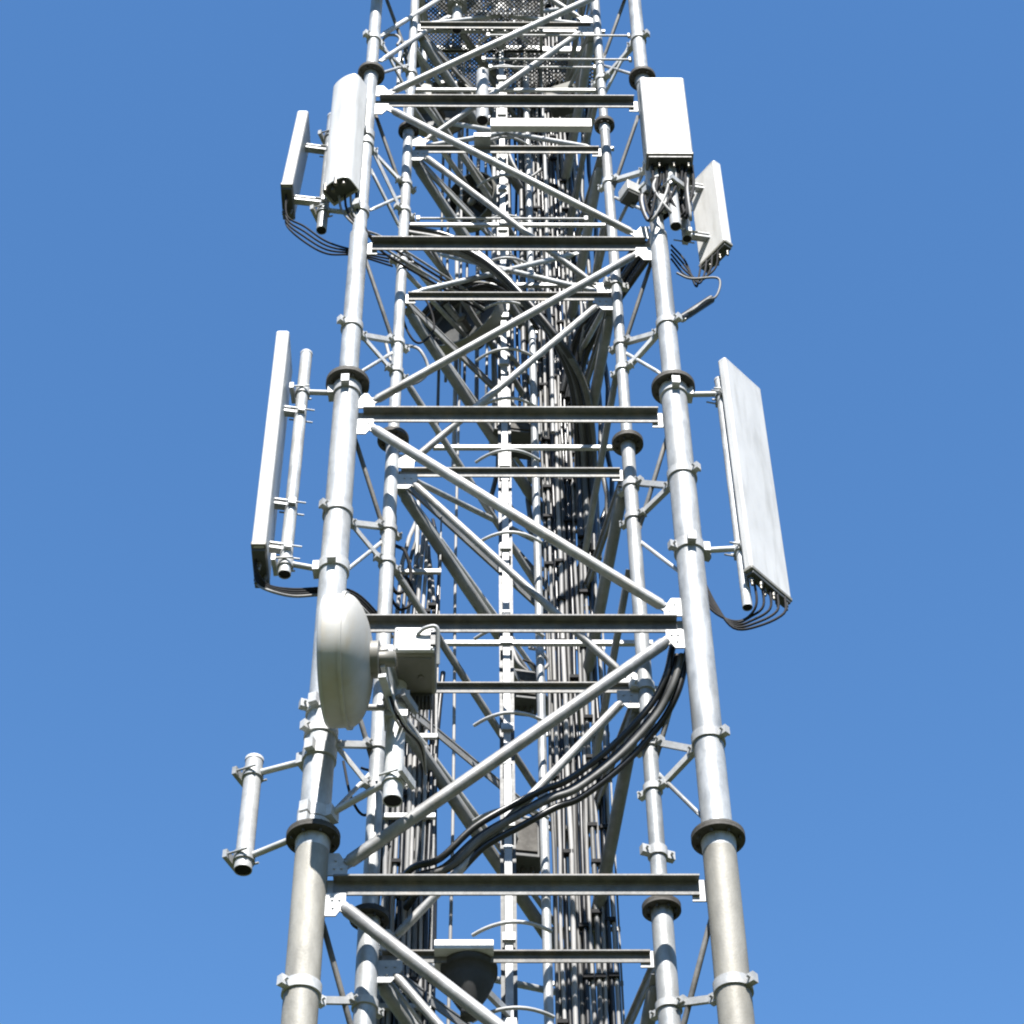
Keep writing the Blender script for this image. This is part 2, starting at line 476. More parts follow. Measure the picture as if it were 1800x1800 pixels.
vstay('FL', 'IL', Zat(657, 70, 0), Zat(722, 130, YI), None)
vstay('FR', 'IR', Zat(1118, 70, 0), Zat(1058, 140, YI), None)
for px, py, lg in ((572, 1248, 'FL'), (1215, 968, 'FR'), (704, 462, 'IL'), (1155, 1500, 'IR'), (1128, 1210, 'IR'), (1082, 500, 'IR')):
    clamp(lg, Zat(px, py, LEGS[lg][1]), 0.4)
# lacing between outer and inner legs
for k in range(-1, K1):
    for o, i, s in (('FL', 'IL', -1), ('FR', 'IR', 1)):
        strut((s*(W/2-0.06), 0.07, zf(k)-0.12), (s*(WI/2+0.03), YI, zi(k)-H*0.30), 0.018, 'angle', 'lacing_bar')
        strut((s*(WI/2+0.03), YI, zi(k)-H*0.34), (s*(W/2-0.07), 0.06, zi(k)-H*0.62), 0.015, 'galv', 'lacing_bar')
# footings
for nm, (x, y, seg) in LEGS.items():
    mb = MB(); mb.abox((x, y, 0.16), 0.42 if nm[0] != 'I' else 0.30, 0.42 if nm[0] != 'I' else 0.2, 0.36); mb.build('footing', M['conc'], tower, 0.02)

# ------------------------------------------------------------------ climbing rail with curved steps
LY = 1.0
xr = P(889, 1000, LY).x
ladder = thing('climbing_rail', 'slim white climbing rail with curved foot hoops up the middle of the mast', 'ladder', (xr, LY, 0))
mb = MB(); mb.abox((xr, LY, TOP/2), 0.052, 0.05, TOP); mb.build('rail', M['plate'], ladder, 0.004)
mb = MB(); mb.abox((xr, LY+0.05, TOP/2), 0.105, 0.03, TOP); mb.build('back_channel', M['dkgrey'], ladder)
zs = sorted([Zat(887, y, LY-0.05) for y in (810, 955, 1120, 1272, 1440, 1640)])
zs = zs + [zs[-1]+0.66*i for i in range(1, 14)]
zs = [z-0.0 for z in zs] + [zs[0]-0.66*i for i in range(1, 10)]
for q, z in enumerate(zs):
    pts = []
    for i in range(13):
        t = i/12*2-1
        pts.append((xr+0.02+t*0.255, LY-0.045-0.12*(1-t*t)+0.0, z+0.015*t))
    mb = MB(); mb.tube(pts, 0.013, 8); mb.build('foot_hoop', M['plate'], ladder)
    mb = MB(); mb.abox((xr, LY-0.03, z-0.02), 0.085, 0.035, 0.06); mb.build('rail_clip', M['galv'], ladder)
for i in range(34):
    z = 1.0+i*0.75
    mb = MB(); mb.abox((xr, LY, z+0.31), 0.062, 0.06, 0.02); mb.build('rail_joint', M['galv'], ladder)
for k in range(K0, K1+1):                 # bars that carry the rail, seen as thin white lines across
    for dz in (0.5,):
        z = zi(k)+H*dz
        mb = MB(); mb.bar((-0.62, LY+0.04, z), (1.05, LY+0.04, z), 0.035, 0.035, (0, 0, 1)); mb.build('support_bar', M['plate'], ladder)
conduit_x = P(948, 1100, 1.15).x
mb = MB(); mb.tube([(conduit_x, 1.15, 0.0), (conduit_x, 1.15, TOP)], 0.032, 14)
tag(mb.build('conduit_pipe', M['galv']), 'pale straight conduit pipe running beside the climbing rail', 'pipe')
rx = P(800, 1100, 1.2).x
mb = MB()
mb.tube(smooth([(rx+0.006*math.sin(i*1.7), 1.2, i*1.4) for i in range(0, 20)], 3), 0.012, 8)
tag(mb.build('earth_wire', M['cable_l']), 'thin pale earthing wire hanging straight left of the climbing rail', 'wire')

cx2 = P(731, 1000, 0.95).x
mb = MB(); mb.tube([(cx2, 0.95, 0.0), (cx2, 0.95, Zat(737, 880, 0.95))], 0.020, 10)
tag(mb.build('conduit_pipe', M['galv']), 'thin pale conduit pipe ending above the second beam from the bottom, left of the wire', 'pipe')
for pa_, pb_ in (((668, 64, 0.08), (790, -12, 0.55)), ((668, 108, 0.08), (790, 28, 0.55))):
    strut(P(*pa_), P(*pb_), 0.024, 'plate', 'platform_brace')

for k in (3, 4, 5, 6):                      # cross bracing of the upper bays
    for s in (-1, 1):
        strut((s*(WI/2-0.1), YI+0.08, zi(k)+0.15), (-s*(WI/2-0.25), YI+0.75, zi(k)+H*0.75), 0.024, 'galv', 'upper_brace')
        strut((s*(WI/2-0.02), YI+0.06, zi(k)+H*0.5), (BX+s*0.06, BY-0.06, zi(k)+H*0.22), 0.026, 'brace', 'upper_brace')
        strut((s*(W/2-0.05), 0.07, zf(k)+H*0.55), (s*(WI/2+0.02), YI, zf(k)+H*0.3), 0.016, 'galv', 'lacing_bar')
    mb = MB(); mb.bar((-WI/2+0.05, YI+0.06, zi(k)+H*0.5), (WI/2-0.05, YI+0.06, zi(k)+H*0.5), 0.03, 0.03, (0, 0, 1)); mb.build('horizontal_rod', M['plate'], tower)

# ------------------------------------------------------------------ cable risers
def cable(pts, r, mt, name, label, group=None, n=8, sub=5, cat='cable'):
    mb = MB(); mb.tube(smooth(pts, sub), r, n)
    return tag(mb.build(name, M[mt]), label, cat, group)
RY = 1.55
xa, xb = P(968, 1500, RY).x, P(1078, 1500, RY).x
tray = thing('cable_tray', 'cable tray of crossbars and black clamps carrying the right-hand cable run', 'cable tray', ((xa+xb)/2, RY+0.08, 0))
for x in (xa-0.02, xb+0.02):
    mb = MB(); mb.abox((x, RY+0.12, TOP/2), 0.012, 0.035, TOP); mb.build('side_rail', M['angle'], tray)
kinds = ['cable', 'cable_l', 'black', 'cable_l', 'cable', 'black', 'cable_l', 'cable', 'cable_l', 'black', 'cable_l']
nfront = 11
for i in range(nfront):
    x = xa+(xb-xa)*(i+0.5)/nfront
    pts = []
    for q in range(0, 40):
        z = q*0.72
        pts.append((x+rnd.uniform(-0.008, 0.008), RY+rnd.uniform(-0.014, 0.014)-0.01*(i % 2), z))
    cable(pts, rnd.choice((0.0135, 0.016, 0.018)), kinds[i], 'feeder_cable', 'straight feeder cable in the wide bundle right of the conduit', 'feeder cables of the right-hand run', 8, 2)
for i in range(8):
    x = xa+(xb-xa)*(i+0.7)/8
    pts = [(x+rnd.uniform(-0.015, 0.015), RY+0.07+rnd.uniform(-0.012, 0.012), q*0.9) for q in range(0, 32)]
    cable(pts, 0.018, rnd.choice(('black', 'cable', 'black')), 'feeder_cable', 'straight feeder cable in the wide bundle right of the conduit', 'feeder cables of the right-hand run', 8, 2)
for i in range(14):
    x = xa-0.42+(xb-xa+0.62)*(i+0.5)/14
    z0c = zi(2)+0.5+0.35*(i % 4)
    pts = [(BX-0.05+0.02*(i % 5), RY+0.2, z0c-1.5), (BX-0.05+0.01*i, RY+0.22, z0c-0.5)] + [(x+rnd.uniform(-0.03, 0.03), RY+0.18+rnd.uniform(-0.05, 0.05), z0c+0.5+q*0.7) for q in range(0, 16)]
    cable(pts, rnd.choice((0.014, 0.018, 0.022)), rnd.choice(('black', 'cable', 'cable', 'cable_l')), 'feeder_cable', 'feeder cable fanning out behind the right-hand run near the top', 'fanned feeder cables at the top', 8, 3)
z = 1.0
while z < TOP:
    mb = MB(); mb.abox(((xa+xb)/2, RY+0.115, z), xb-xa+0.06, 0.02, 0.03); mb.build('crossbar', M['galv'], tray)
    if 6 < z < 24:
        for i in range(5):
            if rnd.random() < 0.62:
                x = xa+(xb-xa)*(i+0.5)/5+rnd.uniform(-0.01, 0.01)
                mb = MB(); mb.abox((x, RY-0.012, z+rnd.uniform(-0.12, 0.12)), 0.070, 0.055, 0.030); mb.build('cable_clamp', M['matte'], tray)
    z += 0.45
# left-hand run
QY = 0.75
xa2, xb2 = P(662, 1720, QY).x, P(752, 1720, QY).x
tray2 = thing('cable_tray', 'cable tray rungs carrying the left-hand cable run below the dish', 'cable tray', ((xa2+xb2)/2, QY, 0))
for i in range(9):
    x = xa2+(xb2-xa2)*(i+0.5)/9
    pts = []
    for q in range(0, 21):
        z = q*0.66
        pts.append((x+rnd.uniform(-0.008, 0.008), QY+rnd.uniform(-0.012, 0.012), z))
    top = Zat(720, 980+25*(i % 4), QY)
    pts = [p for p in pts if p[2] < top-0.5] + [(x+0.03, QY+0.05, top), (x+0.12-0.02*i, QY+0.25, top+0.7)]
    cable(pts, rnd.choice((0.014, 0.017)), ('cable_l', 'cable', 'cable_l', 'black', 'cable_l')[i % 5], 'feeder_cable', 'straight feeder cable in the bundle below the dish and its radio box', 'feeder cables of the left-hand run', 8, 2)
for i in range(14):
    x = xa2-0.05+(xb2-xa2+0.1)*(i+0.3)/14
    top = Zat(720, 1120+18*(i % 4), QY)
    pts = [(x+rnd.uniform(-0.022, 0.022), QY+0.095+0.03*(i % 3)+rnd.uniform(-0.02, 0.02), q*0.7) for q in range(0, 20)]
    pts = [p for p in pts if p[2] < top]
    cable(pts, 0.019, rnd.choice(('black', 'black', 'cable')), 'feeder_cable', 'straight feeder cable in the bundle below the dish and its radio box', 'feeder cables of the left-hand run', 8, 2)
for x in (xa2-0.015, xb2+0.015):
    mb = MB(); mb.abox((x, QY+0.04, zi(2)/2), 0.012, 0.03, zi(2)); mb.build('side_rail', M['angle'], tray2)
for py in (1775, 1440, 1300, 1150, 1010):
    z = Zat(705, py, QY)
    mb = MB(); mb.abox(((xa2+xb2)/2, QY-0.03, z), xb2-xa2+0.05, 0.03, 0.035); mb.build('crossbar', M['plate'], tray2)
for q in range(26):
    x = xa2+(xb2-xa2)*rnd.random(); z = rnd.uniform(6.5, zi(2)-0.4)
    mb = MB(); mb.abox((x, QY-0.01, z), 0.06, 0.05, 0.028); mb.build('cable_clamp', M['matte'], tray2)

# sweeping black cables
def sweep(ctrl, n, gap, r, label, group, mts=('black',)):
    for i in range(n):
        pts = []
        for (px, py, Y) in ctrl:
            p = P(px, py, Y)
            off = (i-(n-1)/2)*gap
            pts.append(p+Vector((off*0.5+rnd.uniform(-0.006, 0.006), (i % 2)*0.04+rnd.uniform(-0.005, 0.005), -off*0.8)))
        cable(pts, r, mts[i % len(mts)], 'swept_cable', label, group, 8, 6)
sweep([(715, 412, 0.42), (800, 428, 0.45), (865, 466, 0.48), (925, 528, 0.52), (982, 600, 0.62), (1014, 665, 0.85), (1026, 740, 1.15), (1032, 840, 1.42), (1036, 960, 1.5)], 6, 0.054, 0.030,
      'thick black cable curving down from upper left into the right-hand run', 'upper swept cables', ('black', 'black', 'cable'))
sweep([(1142, 425, 0.15), (1105, 478, 0.5), (1058, 545, 0.9), (1020, 610, 1.3), (1000, 700, 1.5)], 5, 0.052, 0.029,
      'thick black cable slanting from the right leg down to the right-hand run', 'right slanting cables')
sweep([(1194, 1148, 0.08), (1180, 1200, 0.12), (1150, 1255, 0.20), (1085, 1325, 0.26), (1010, 1382, 0.28), (965, 1400, 0.28), (905, 1432, 0.28), (840, 1470, 0.28), (785, 1522, 0.32), (735, 1538, 0.45), (705, 1575, 0.7)], 4, 0.050, 0.024,
      'black cable sweeping down-left across the mast above the bottom beam', 'lower swept cables', ('black', 'black', 'cable', 'black'))
sweep([(740, 560, 0.9), (780, 520, 0.8), (850, 492, 0.75), (905, 520, 0.9), (945, 570, 1.1)], 2, 0.06, 0.022,
      'black cable arching over the inner dish', 'arched cables')

# ------------------------------------------------------------------ mount pipes
def mount_pipe(label, top, bot, Y, r, arms, leg, mt='plate', name='mount_pipe', cap=True):
    a = P(*bot, Y); zt = Zat(top[0], top[1], Y)
    x = a.x
    t = thing(name, label, 'pole', (x, Y, a.z))
    mb = MB(); mb.pipe((x, Y, a.z), (x, Y, zt), r, r*0.90, 20)
    po = mb.build('pipe', M[mt], t)
    mb = MB(); mb.lathe((x, Y, a.z+0.006), (0, 0, 1), [(0, 0.0), (0, r*0.895), (0, r*0.895), (0.03, r*0.895)], 20); mb.build('bore_shade', M['matte'], po)  # black disc painted in for the shade inside the open pipe
    if cap:
        mb = MB(); mb.lathe((x, Y, zt-0.02), (0, 0, 1), [(0, r*1.06), (0, r*1.06), (0.022, r*1.06), (0.03, r*0.9), (0.036, 0.0)], 20); mb.build('end_cap', M['plate'], po)
    for (py, legpy) in arms:
        z = Zat(x and top[0], py, Y)
        lx, ly, _ = LEGS[leg]
        zl = Zat(top[0]+60, legpy, ly) if legpy else z
        d = Vector((x-lx, Y-ly, 0)).normalized()
        rl = leg_r(leg, zl)
        A = Vector((lx, ly, zl))+d*(rl*0.95); B = Vector((x, Y, z))-d*(r*0.9)
        mb = MB(); mb.tube([A, B], 0.022, 10); ao = mb.build('arm', M['plate'], t)
        mb = MB()
        mb.lathe((x, Y, z-0.035), (0, 0, 1), [(0, r*0.98), (0, r+0.012), (0, r+0.012), (0.07, r+0.012), (0.07, r+0.012), (0.07, r*0.98)], 20)
        s = Vector((-d.y, d.x, 0))
        for q in (-1, 1):
            mb.tube([Vector((x, Y, z))+s*q*(r+0.02)-d*0.06, Vector((x, Y, z))+s*q*(r+0.02)+d*0.075], 0.008, 6)
        mb.box(Vector((x, Y, z))+d*(r+0.03), d, s, (0, 0, 1), 0.03, 2*r+0.07, 0.06)
        mb.build('pipe_clamp', M['galv'], ao)
        mb = MB(); mb.lathe((lx, ly, zl-0.045), (0, 0, 1), [(0, rl*0.98), (0, rl+0.014), (0, rl+0.014), (0.09, rl+0.014), (0.09, rl+0.014), (0.09, rl*0.98)], 28)
        mb.box(Vector((lx, ly, zl))+d*(rl+0.02), d, s, (0, 0, 1), 0.05, 0.1, 0.085)
        mb.box(Vector((lx, ly, zl))-s*(rl+0.03)*(1 if s.y > 0 else -1), d, s, (0, 0, 1), 0.06, 0.05, 0.08)
        mb.build('leg_clamp', M['plate'], ao)
    return t, x, a.z, zt
p_ml = mount_pipe('white pole left of the mast between the thin long panel and the leg', (533, 622), (500, 1010), 0.02, 0.046, ((690, 690), (992, 1000)), 'FL', 'galv')
p_mr = mount_pipe('slim pole right of the mast carrying the big slanted panel', (1262, 668), (1314, 1068), 0.02, 0.036, ((693, 693), (965, 967)), 'FR', 'galv')
p_bl = mount_pipe('short thick empty pole with black open end held out low on the left', (447, 1335), (427, 1530), 0.20, 0.058, ((1362, 1330), (1508, 1462)), 'FL', 'plate')
p_tl = mount_pipe('pole with black open end behind the rounded upper left antenna', (572, 205), (565, 405), 0.12, 0.045, ((240, 240), (372, 372)), 'FL', 'galv')
p_tr = mount_pipe('pole with black open end hanging under the boxy upper right antenna', (1178, 150), (1188, 398), -0.16, 0.047, ((330, 345),), 'FR', 'plate')
p_tr2 = mount_pipe('short pole with black open end beside the small right-hand panel', (1196, 290), (1208, 420), 0.10, 0.042, ((345, 360),), 'FR', 'plate')
p_d = mount_pipe('pole with black open end below the dish radio box', (703, 1150), (690, 1408), -0.22, 0.062, ((1240, 1250), (1372, 1440)), 'FL', 'plate')

# ------------------------------------------------------------------ panel antennas
def panel(label, corner, width_dir, width, thick, zb, zt, pipe, radome='round', tilt=0.0, conn=4, ang_flip=1, ext=0.0, mt='white', brk=(0.14, 0.86)):
    """corner: x,y of the near edge of the visible face; width_dir: unit xy along the face; body lies behind it"""
    wd = Vector((width_dir[0], width_dir[1], 0)).normalized()
    td = Vector((-wd.y, wd.x, 0))*ang_flip          # thickness direction, away from the visible face
    c = Vector((corner[0], corner[1], zb))
    t = thing('panel_antenna', label, 'antenna', c+wd*width/2+td*thick/2)
    up = (Vector((0, 0, 1))+Vector((tilt, 0, 0))).normalized()
    h = zt-zb
    mb = MB(); mb.box(c+wd*width/2+td*thick/2+up*h/2, wd, td, up, width, thick, h)
    ro = mb.build('radome', M[mt], t, min(0.022, thick*0.3))
    mb = MB(); mb.box(c+wd*width/2+td*thick/2-up*0.012, wd, td, up, width*0.93, thick*0.86, 0.03); mb.build('end_cap', M['dkgrey'], t, 0.004)
    mb = MB(); mb.box(c+wd*width/2+td*thick/2+up*(h-0.018), wd, td, up, width+0.003, thick+0.003, 0.05); mb.build('top_cap', M[mt], ro, min(0.022, thick*0.3))
    mb = MB(); mb.box(c+wd*width/2+td*thick/2+up*0.02, wd, td, up, width+0.005, thick+0.005, 0.035); mb.build('bottom_cap', M['grey'], ro, 0.008)
    mb = MB(); mb.box(c+wd*width/2+td*(thick+0.012)+up*h*0.5, wd, td, up, width*0.55, 0.026, h*0.96); mb.build('back_rail', M['angle'], t)
    for i in range(conn):
        q = c+wd*(width*(i+0.7)/(conn+0.4))+td*(thick*(0.35 if i % 2 else 0.65))
        mb = MB(); mb.tube([q-up*0.02, q-up*0.07], 0.016, 10); mb.tube([q-up*0.07, q-up*0.10], 0.011, 8)
        mb.build('connector', M['brass'], t)
    if pipe:
        px, pz0, pz1, py = pipe
        for f in brk:
            z = zb+h*f
            base = c+wd*width/2+td*thick/2+up*(h*f)
            pp = Vector((px, py, z))
            d = (pp-base); d.z = 0; L = d.length
            if L < 1e-3: continue
            dn = d/L
            s = Vector((-dn.y, dn.x, 0))
            mb = MB(); mb.box(base+d*0.5, dn, s, (0, 0, 1), L, 0.06, 0.02)
            mb.box(base+d*0.5+Vector((0, 0, 0.05)), dn, s, (0, 0, 1), L, 0.05, 0.012)
            mb.box(pp, dn, s, (0, 0, 1), 0.05, 0.15, 0.055)
            for e in (-1, 1):
                mb.tube([pp+s*e*0.06-dn*0.08, pp+s*e*0.06+dn*0.10], 0.007, 6)
            mb.build('bracket', M['galv'], t)
    return t
# big slanted panel on the right
c = P(1322, 998, -0.13)
d = P(1393, 1056, 0.20)
wv = Vector((d.x-c.x, d.y-c.y, 0))
panel('big white panel antenna standing slanted on the right of the mast', (c.x, c.y), wv.normalized(), wv.length, 0.075, c.z, Zat(1281, 626, -0.13), (p_mr[1], 0, 0, 0.02), conn=6)
pr_c = c; pr_w = wv
# thin long panel on the left (its narrow side faces us)
c = P(441, 958, -0.22)
d = P(467, 958, -0.22)
panel('long thin white panel antenna seen edge-on at far left', (c.x, c.y), (1, 0), d.x-c.x, 0.42, c.z, Zat(488, 581, -0.22), (p_ml[1], 0, 0, 0.02), conn=3, brk=(0.08, 0.27, 0.70))
pl_c = c
# small upper left panel
c = P(493, 325, -0.10); d = P(514, 325, -0.10)
panel('small white panel antenna seen edge-on at upper left', (c.x, c.y), (1, 0), d.x-c.x, 0.36, c.z, Zat(530, 194, -0.10), (p_tl[1], 0, 0, 0.12), tilt=0.055, conn=3, brk=(0.03, 0.72))
pul_c = c
# boxy upper right antenna
c = P(1137, 271, -0.30); d = P(1219, 271, -0.30)
panel('boxy white panel antenna facing forward at upper right', (c.x, c.y), (1, 0.0), d.x-c.x, 0.17, c.z, Zat(1122, 136, -0.30), (p_tr[1], 0, 0, -0.16), conn=6, brk=(0.5,))
pur_c = c
# small panel right of it, seen from behind
c = P(1274, 424, -0.02); d = P(1228, 466, 0.25)
wv = Vector((d.x-c.x, d.y-c.y, 0))
panel('small white panel antenna lowest of the upper right pair, turned away', (c.x, c.y), wv.normalized(), wv.length, 0.09, c.z, Zat(1255, 280, -0.02), (p_tr2[1], 0, 0, 0.10), conn=5, ang_flip=-1, brk=(0.2, 0.8))
psr_c = c; psr_w = wv

# rounded upper left antenna
rc = P(619, 318, -0.22)
lc = P(573, 348, -0.05)
ztop = Zat(615, 136, -0.22)
ch = Vector((lc.x-rc.x, lc.y-rc.y, 0)); cl = ch.length; cu = ch/cl
nrm = Vector((cu.y, -cu.x, 0))
if nrm.y > 0: nrm = -nrm
t = thing('rounded_antenna', 'wide white antenna with rounded front and dark open underside at upper left', 'antenna', (rc.x, rc.y, rc.z))
poly = []
for i in range(21):
    a = math.pi*i/20
    poly.append((cl/2-math.cos(a)*cl/2, math.sin(a)**0.6*0.095))
poly += [(cl, -0.11), (0.01, -0.11)]
mb = MB()
hh = ztop-rc.z
n = len(poly)
b0 = len(mb.v)
for k in (0, hh):
    for (i, j) in poly: mb.v.append(rc+cu*i+nrm*j+Vector((0, 0, k)))
for i in range(n):
    j = (i+1) % n
    mb.face((i, j, n+j, n+i), i < 20)
mb.cap(n, n, False)
# inside wall and recessed floor
b2 = len(mb.v)
for (i, j) in poly: mb.v.append(rc+cu*i+nrm*j)
b1 = len(mb.v)
for k in (0, 0.06):
    for (i, j) in poly: mb.v.append(rc+cu*(cl/2+(i-cl/2)*0.94)+nrm*(-0.02+(j+0.02)*0.93)+Vector((0, 0, k)))
for i in range(n):
    j = (i+1) % n
    mb.face((b2+i, b1+i, b1+j, b2+j)); mb.face((b1+i, b1+n+i, b1+n+j, b1+j))
mb.build('radome', M['white'], t)
mb = MB(); mb.prism([(cl/2+(i-cl/2)*0.93, -0.02+(j+0.02)*0.92) for i, j in poly], rc+Vector((0, 0, 0.045)), cu, nrm, (0, 0, 1), 0.02)
mb.build('base_plate', M['dkgrey'], t)
for i in range(4):
    q = rc+cu*(cl*(0.2+0.2*i))+nrm*(0.04+0.04*(i % 2))
    mb = MB(); mb.tube([q+Vector((0, 0, 0.05)), q-Vector((0, 0, 0.05))], 0.018, 10); mb.build('connector', M['brass'], t)
for f in (0.12, 0.9):
    base = rc+cu*cl*0.5-nrm*0.05+Vector((0, 0, hh*f)); pp = Vector((p_tl[1], 0.12, base.z))
    mb = MB(); dd = (pp-base); sd = Vector((-dd.y, dd.x, 0)).normalized()
    mb.box(base+dd*0.5, dd.normalized(), sd, (0, 0, 1), dd.length+0.04, 0.07, 0.05); mb.build('bracket', M['galv'], t)
rnd_c = rc

# ------------------------------------------------------------------ dish and its radio box
dc = P(612, 1161, -0.58)
dish = thing('dish_antenna', 'white stained drum dish pointing left in front of the left leg', 'dish', (dc.x, dc.y, dc.z-0.42))
ax = Vector((1, -0.07, -0.02)).normalized()
mb = MB(); mb.lathe(dc, ax, [(-0.134, 0.418), (-0.125, 0.423), (-0.10, 0.425), (-0.012, 0.425), (-0.012, 0.425), (-0.012, 0.440), (-0.012, 0.440), (0.010, 0.440), (0.010, 0.440), (0.010, 0.40)], 72); sh = mb.build('shroud', M['drum'], dish)
mb = MB(); mb.lathe(dc, ax, [(0.0, 0.424)]+[(0.158*math.sqrt(1-(r/0.424)**2), r) for r in (0.421, 0.412, 0.40, 0.38, 0.35, 0.31, 0.26, 0.2, 0.14, 0.08)]+[(0.158, 0.0)], 72); mb.build('reflector', M['drum'], dish)
mb = MB(); mb.lathe(dc, ax, [(-0.150, 0.0), (-0.149, 0.2), (-0.147, 0.36), (-0.142, 0.41), (-0.134, 0.42), (-0.115, 0.4262)], 72); mb.build('radome', M['white'], dish)
mb = MB(); mb.lathe(dc, ax, [(0.10, 0.12), (0.10, 0.12), (0.2, 0.12), (0.2, 0.12), (0.2, 0.05), (0.2, 0.05), (0.30, 0.05), (0.30, 0.0)], 24)
mb.build('hub', M['grey'], dish)
mb = MB()
pp = Vector((p_d[1], -0.22, dc.z-0.02))
hub = dc+ax*0.22
mb.bar(hub, pp+Vector((0, 0.0, 0)), 0.14, 0.03, (0, 0, 1)); mb.bar(hub+Vector((0, 0, 0.1)), pp+Vector((0, 0, 0.10)), 0.03, 0.05, (0, 0, 1)); mb.bar(hub+Vector((0, 0, -0.14)), pp+Vector((0, 0, -0.14)), 0.03, 0.05, (0, 0, 1))
mb.abox(pp, 0.17, 0.16, 0.06); mb.abox(pp+Vector((0, 0, -0.16)), 0.15, 0.15, 0.05)
mb.build('mount_bracket', M['galv'], dish)
bc1 = P(690, 1150, -0.50); bc2 = P(766, 1150, -0.50)
zt = Zat(690, 1104, -0.50)
radio = thing('radio_box', 'cream radio box with curved sunshade behind the drum dish', 'radio unit', (bc1.x, -0.5, bc1.z))
bw = bc2.x-bc1.x; bh = zt-bc1.z
mb = MB(); mb.abox((bc1.x+bw/2, -0.5+0.2, bc1.z+bh/2), bw, 0.40, bh); mb.build('body', M['grey'], radio, 0.03)  # grey is the shaded underside's tone, put on the whole body
mb = MB(); mb.abox((bc1.x+bw/2, -0.5-0.008, bc1.z+bh*0.5), bw*0.94, 0.03, bh*0.9); mb.build('front_cover', M['white'], radio, 0.012)
pts = [(bc1.x+bw*0.55, -0.53, bc1.z+bh*0.62), (bc1.x+bw*0.75, -0.56, bc1.z+bh*0.75), (bc1.x+bw*1.02, -0.56, bc1.z+bh*0.76), (bc1.x+bw*1.05, -0.5, bc1.z+bh*0.3), (bc1.x+bw*1.05, -0.45, bc1.z-0.04)]
mb = MB(); mb.tube(smooth(pts), 0.013, 8); mb.build('handle', M['plate'], radio)
mb = MB(); mb.abox((bc1.x+bw*0.93, -0.53, bc1.z+bh*0.45), bw*0.13, 0.02, bh*0.5); mb.build('recess_shade', M['dkgrey'], radio, 0.004)  # dark plate added for the shade of the recess by the handle
mb = MB(); mb.abox((bc1.x+bw*0.5, 0.02-0.09, bc1.z+bh*0.3), bw*0.8, 0.14, bh*0.8); hk = mb.build('heat_sink', M['dkgrey'], radio, 0.006)
for q in range(9):
    mb = MB(); mb.abox((bc1.x+bw*(0.14+0.09*q), -0.07, bc1.z-0.05), 0.008, 0.16, 0.07); mb.build('cooling_fin', M['dkgrey'], hk)
for qx in (0.1, 0.9):
    for qz in (0.15, 0.85):
        mb = MB(); mb.tube([(bc1.x+bw*qx, -0.51, bc1.z+bh*qz), (bc1.x+bw*qx, -0.53, bc1.z+bh*qz)], 0.009, 6); mb.build('screw', M['galv'], radio)
mb = MB(); mb.abox((bc1.x+bw*0.5, -0.32, bc1.z-0.004), bw*0.8, 0.3, 0.016); mb.build('bottom_lid', M['grey'], radio, 0.004)
mb = MB(); mb.lathe((bc1.x-0.10, -0.36, bc1.z+bh*0.45), (1, 0, 0), [(0, 0.0), (0, 0.06), (0, 0.06), (0.06, 0.06), (0.06, 0.06), (0.06, 0.085), (0.06, 0.085), (0.12, 0.085)], 20); mb.build('waveguide_flange', M['plate'], radio)
mb = MB(); mb.tube([(bc1.x+bw*0.65, -0.3, bc1.z+0.01), (bc1.x+bw*0.65, -0.3, bc1.z-0.02)], 0.02, 10); mb.build('connector', M['brass'], radio)

# inner dish, seen from behind and below
def small_dish(label, ctr, axis, Rr, Yc, depth=0.16, mt='grey'):
    c = P(ctr[0], ctr[1], Yc)
    t = thing('dish_antenna', label, 'dish', (c.x, c.y, c.z-Rr))
    a = Vector(axis).normalized()
    mb = MB(); mb.lathe(c, a, [(0, Rr), (0, Rr), (0.14, Rr), (0.14, Rr), (0.14, Rr*0.97), (0.14, Rr*0.96)], 44); mb.build('shroud', M[mt], t)
    mb = MB(); mb.lathe(c, a, [(0.139, Rr*0.962), (-0.03, Rr*0.94), (-0.03, Rr*0.94), (-0.05, Rr*0.6), (-0.06, 0.1), (-0.06, 0)], 44); mb.build('absorber', M['dkgrey'], t)
    mb = MB(); mb.lathe(c, a, [(-0.06, 0.03), (0.07, 0.03), (0.07, 0.05), (0.10, 0.045), (0.10, 0)], 16); mb.build('feed', M['grey'], t)
    mb = MB(); mb.lathe(c, a, [(-depth, 0.0)]+[(-depth*(1-q*q), Rr*q) for q in (0.2, 0.4, 0.6, 0.8, 0.97)]+[(0.0, Rr*0.99)], 44); mb.build('reflector', M['angle'], t)
    mb = MB(); mb.lathe(c, a, [(-depth-0.1, 0.0), (-depth-0.1, 0.07), (-depth-0.1, 0.07), (-depth+0.03, 0.09)], 20); mb.build('hub', M['dkgrey'], t)
    return t, c, a
d2, c2, a2 = small_dish('dark dish inside the mast behind the left inner leg, seen from below', (818, 570), (-0.40, -0.78, -0.02), 0.40, 1.15)
b = Vector((-WI/2, YI, c2.z-0.05)); a = c2-a2*0.22
mb = MB(); mb.tube([a, b], 0.03, 10); mb.tube([a+Vector((0, 0, -0.1)), b+Vector((0, 0, -0.25))], 0.022, 8); mb.build('mount_arm', M['galv'], d2)
d3, c3, a3 = small_dish('dark dish high in the mast near the top left diagonals', (776, 200), (-0.2, -0.9, -0.1), 0.36, 1.2)
b = Vector((-WI/2, YI, c3.z-0.05)); a = c3-a3*0.22
mb = MB(); mb.tube([a, b], 0.03, 10); mb.build('mount_arm', M['galv'], d3)

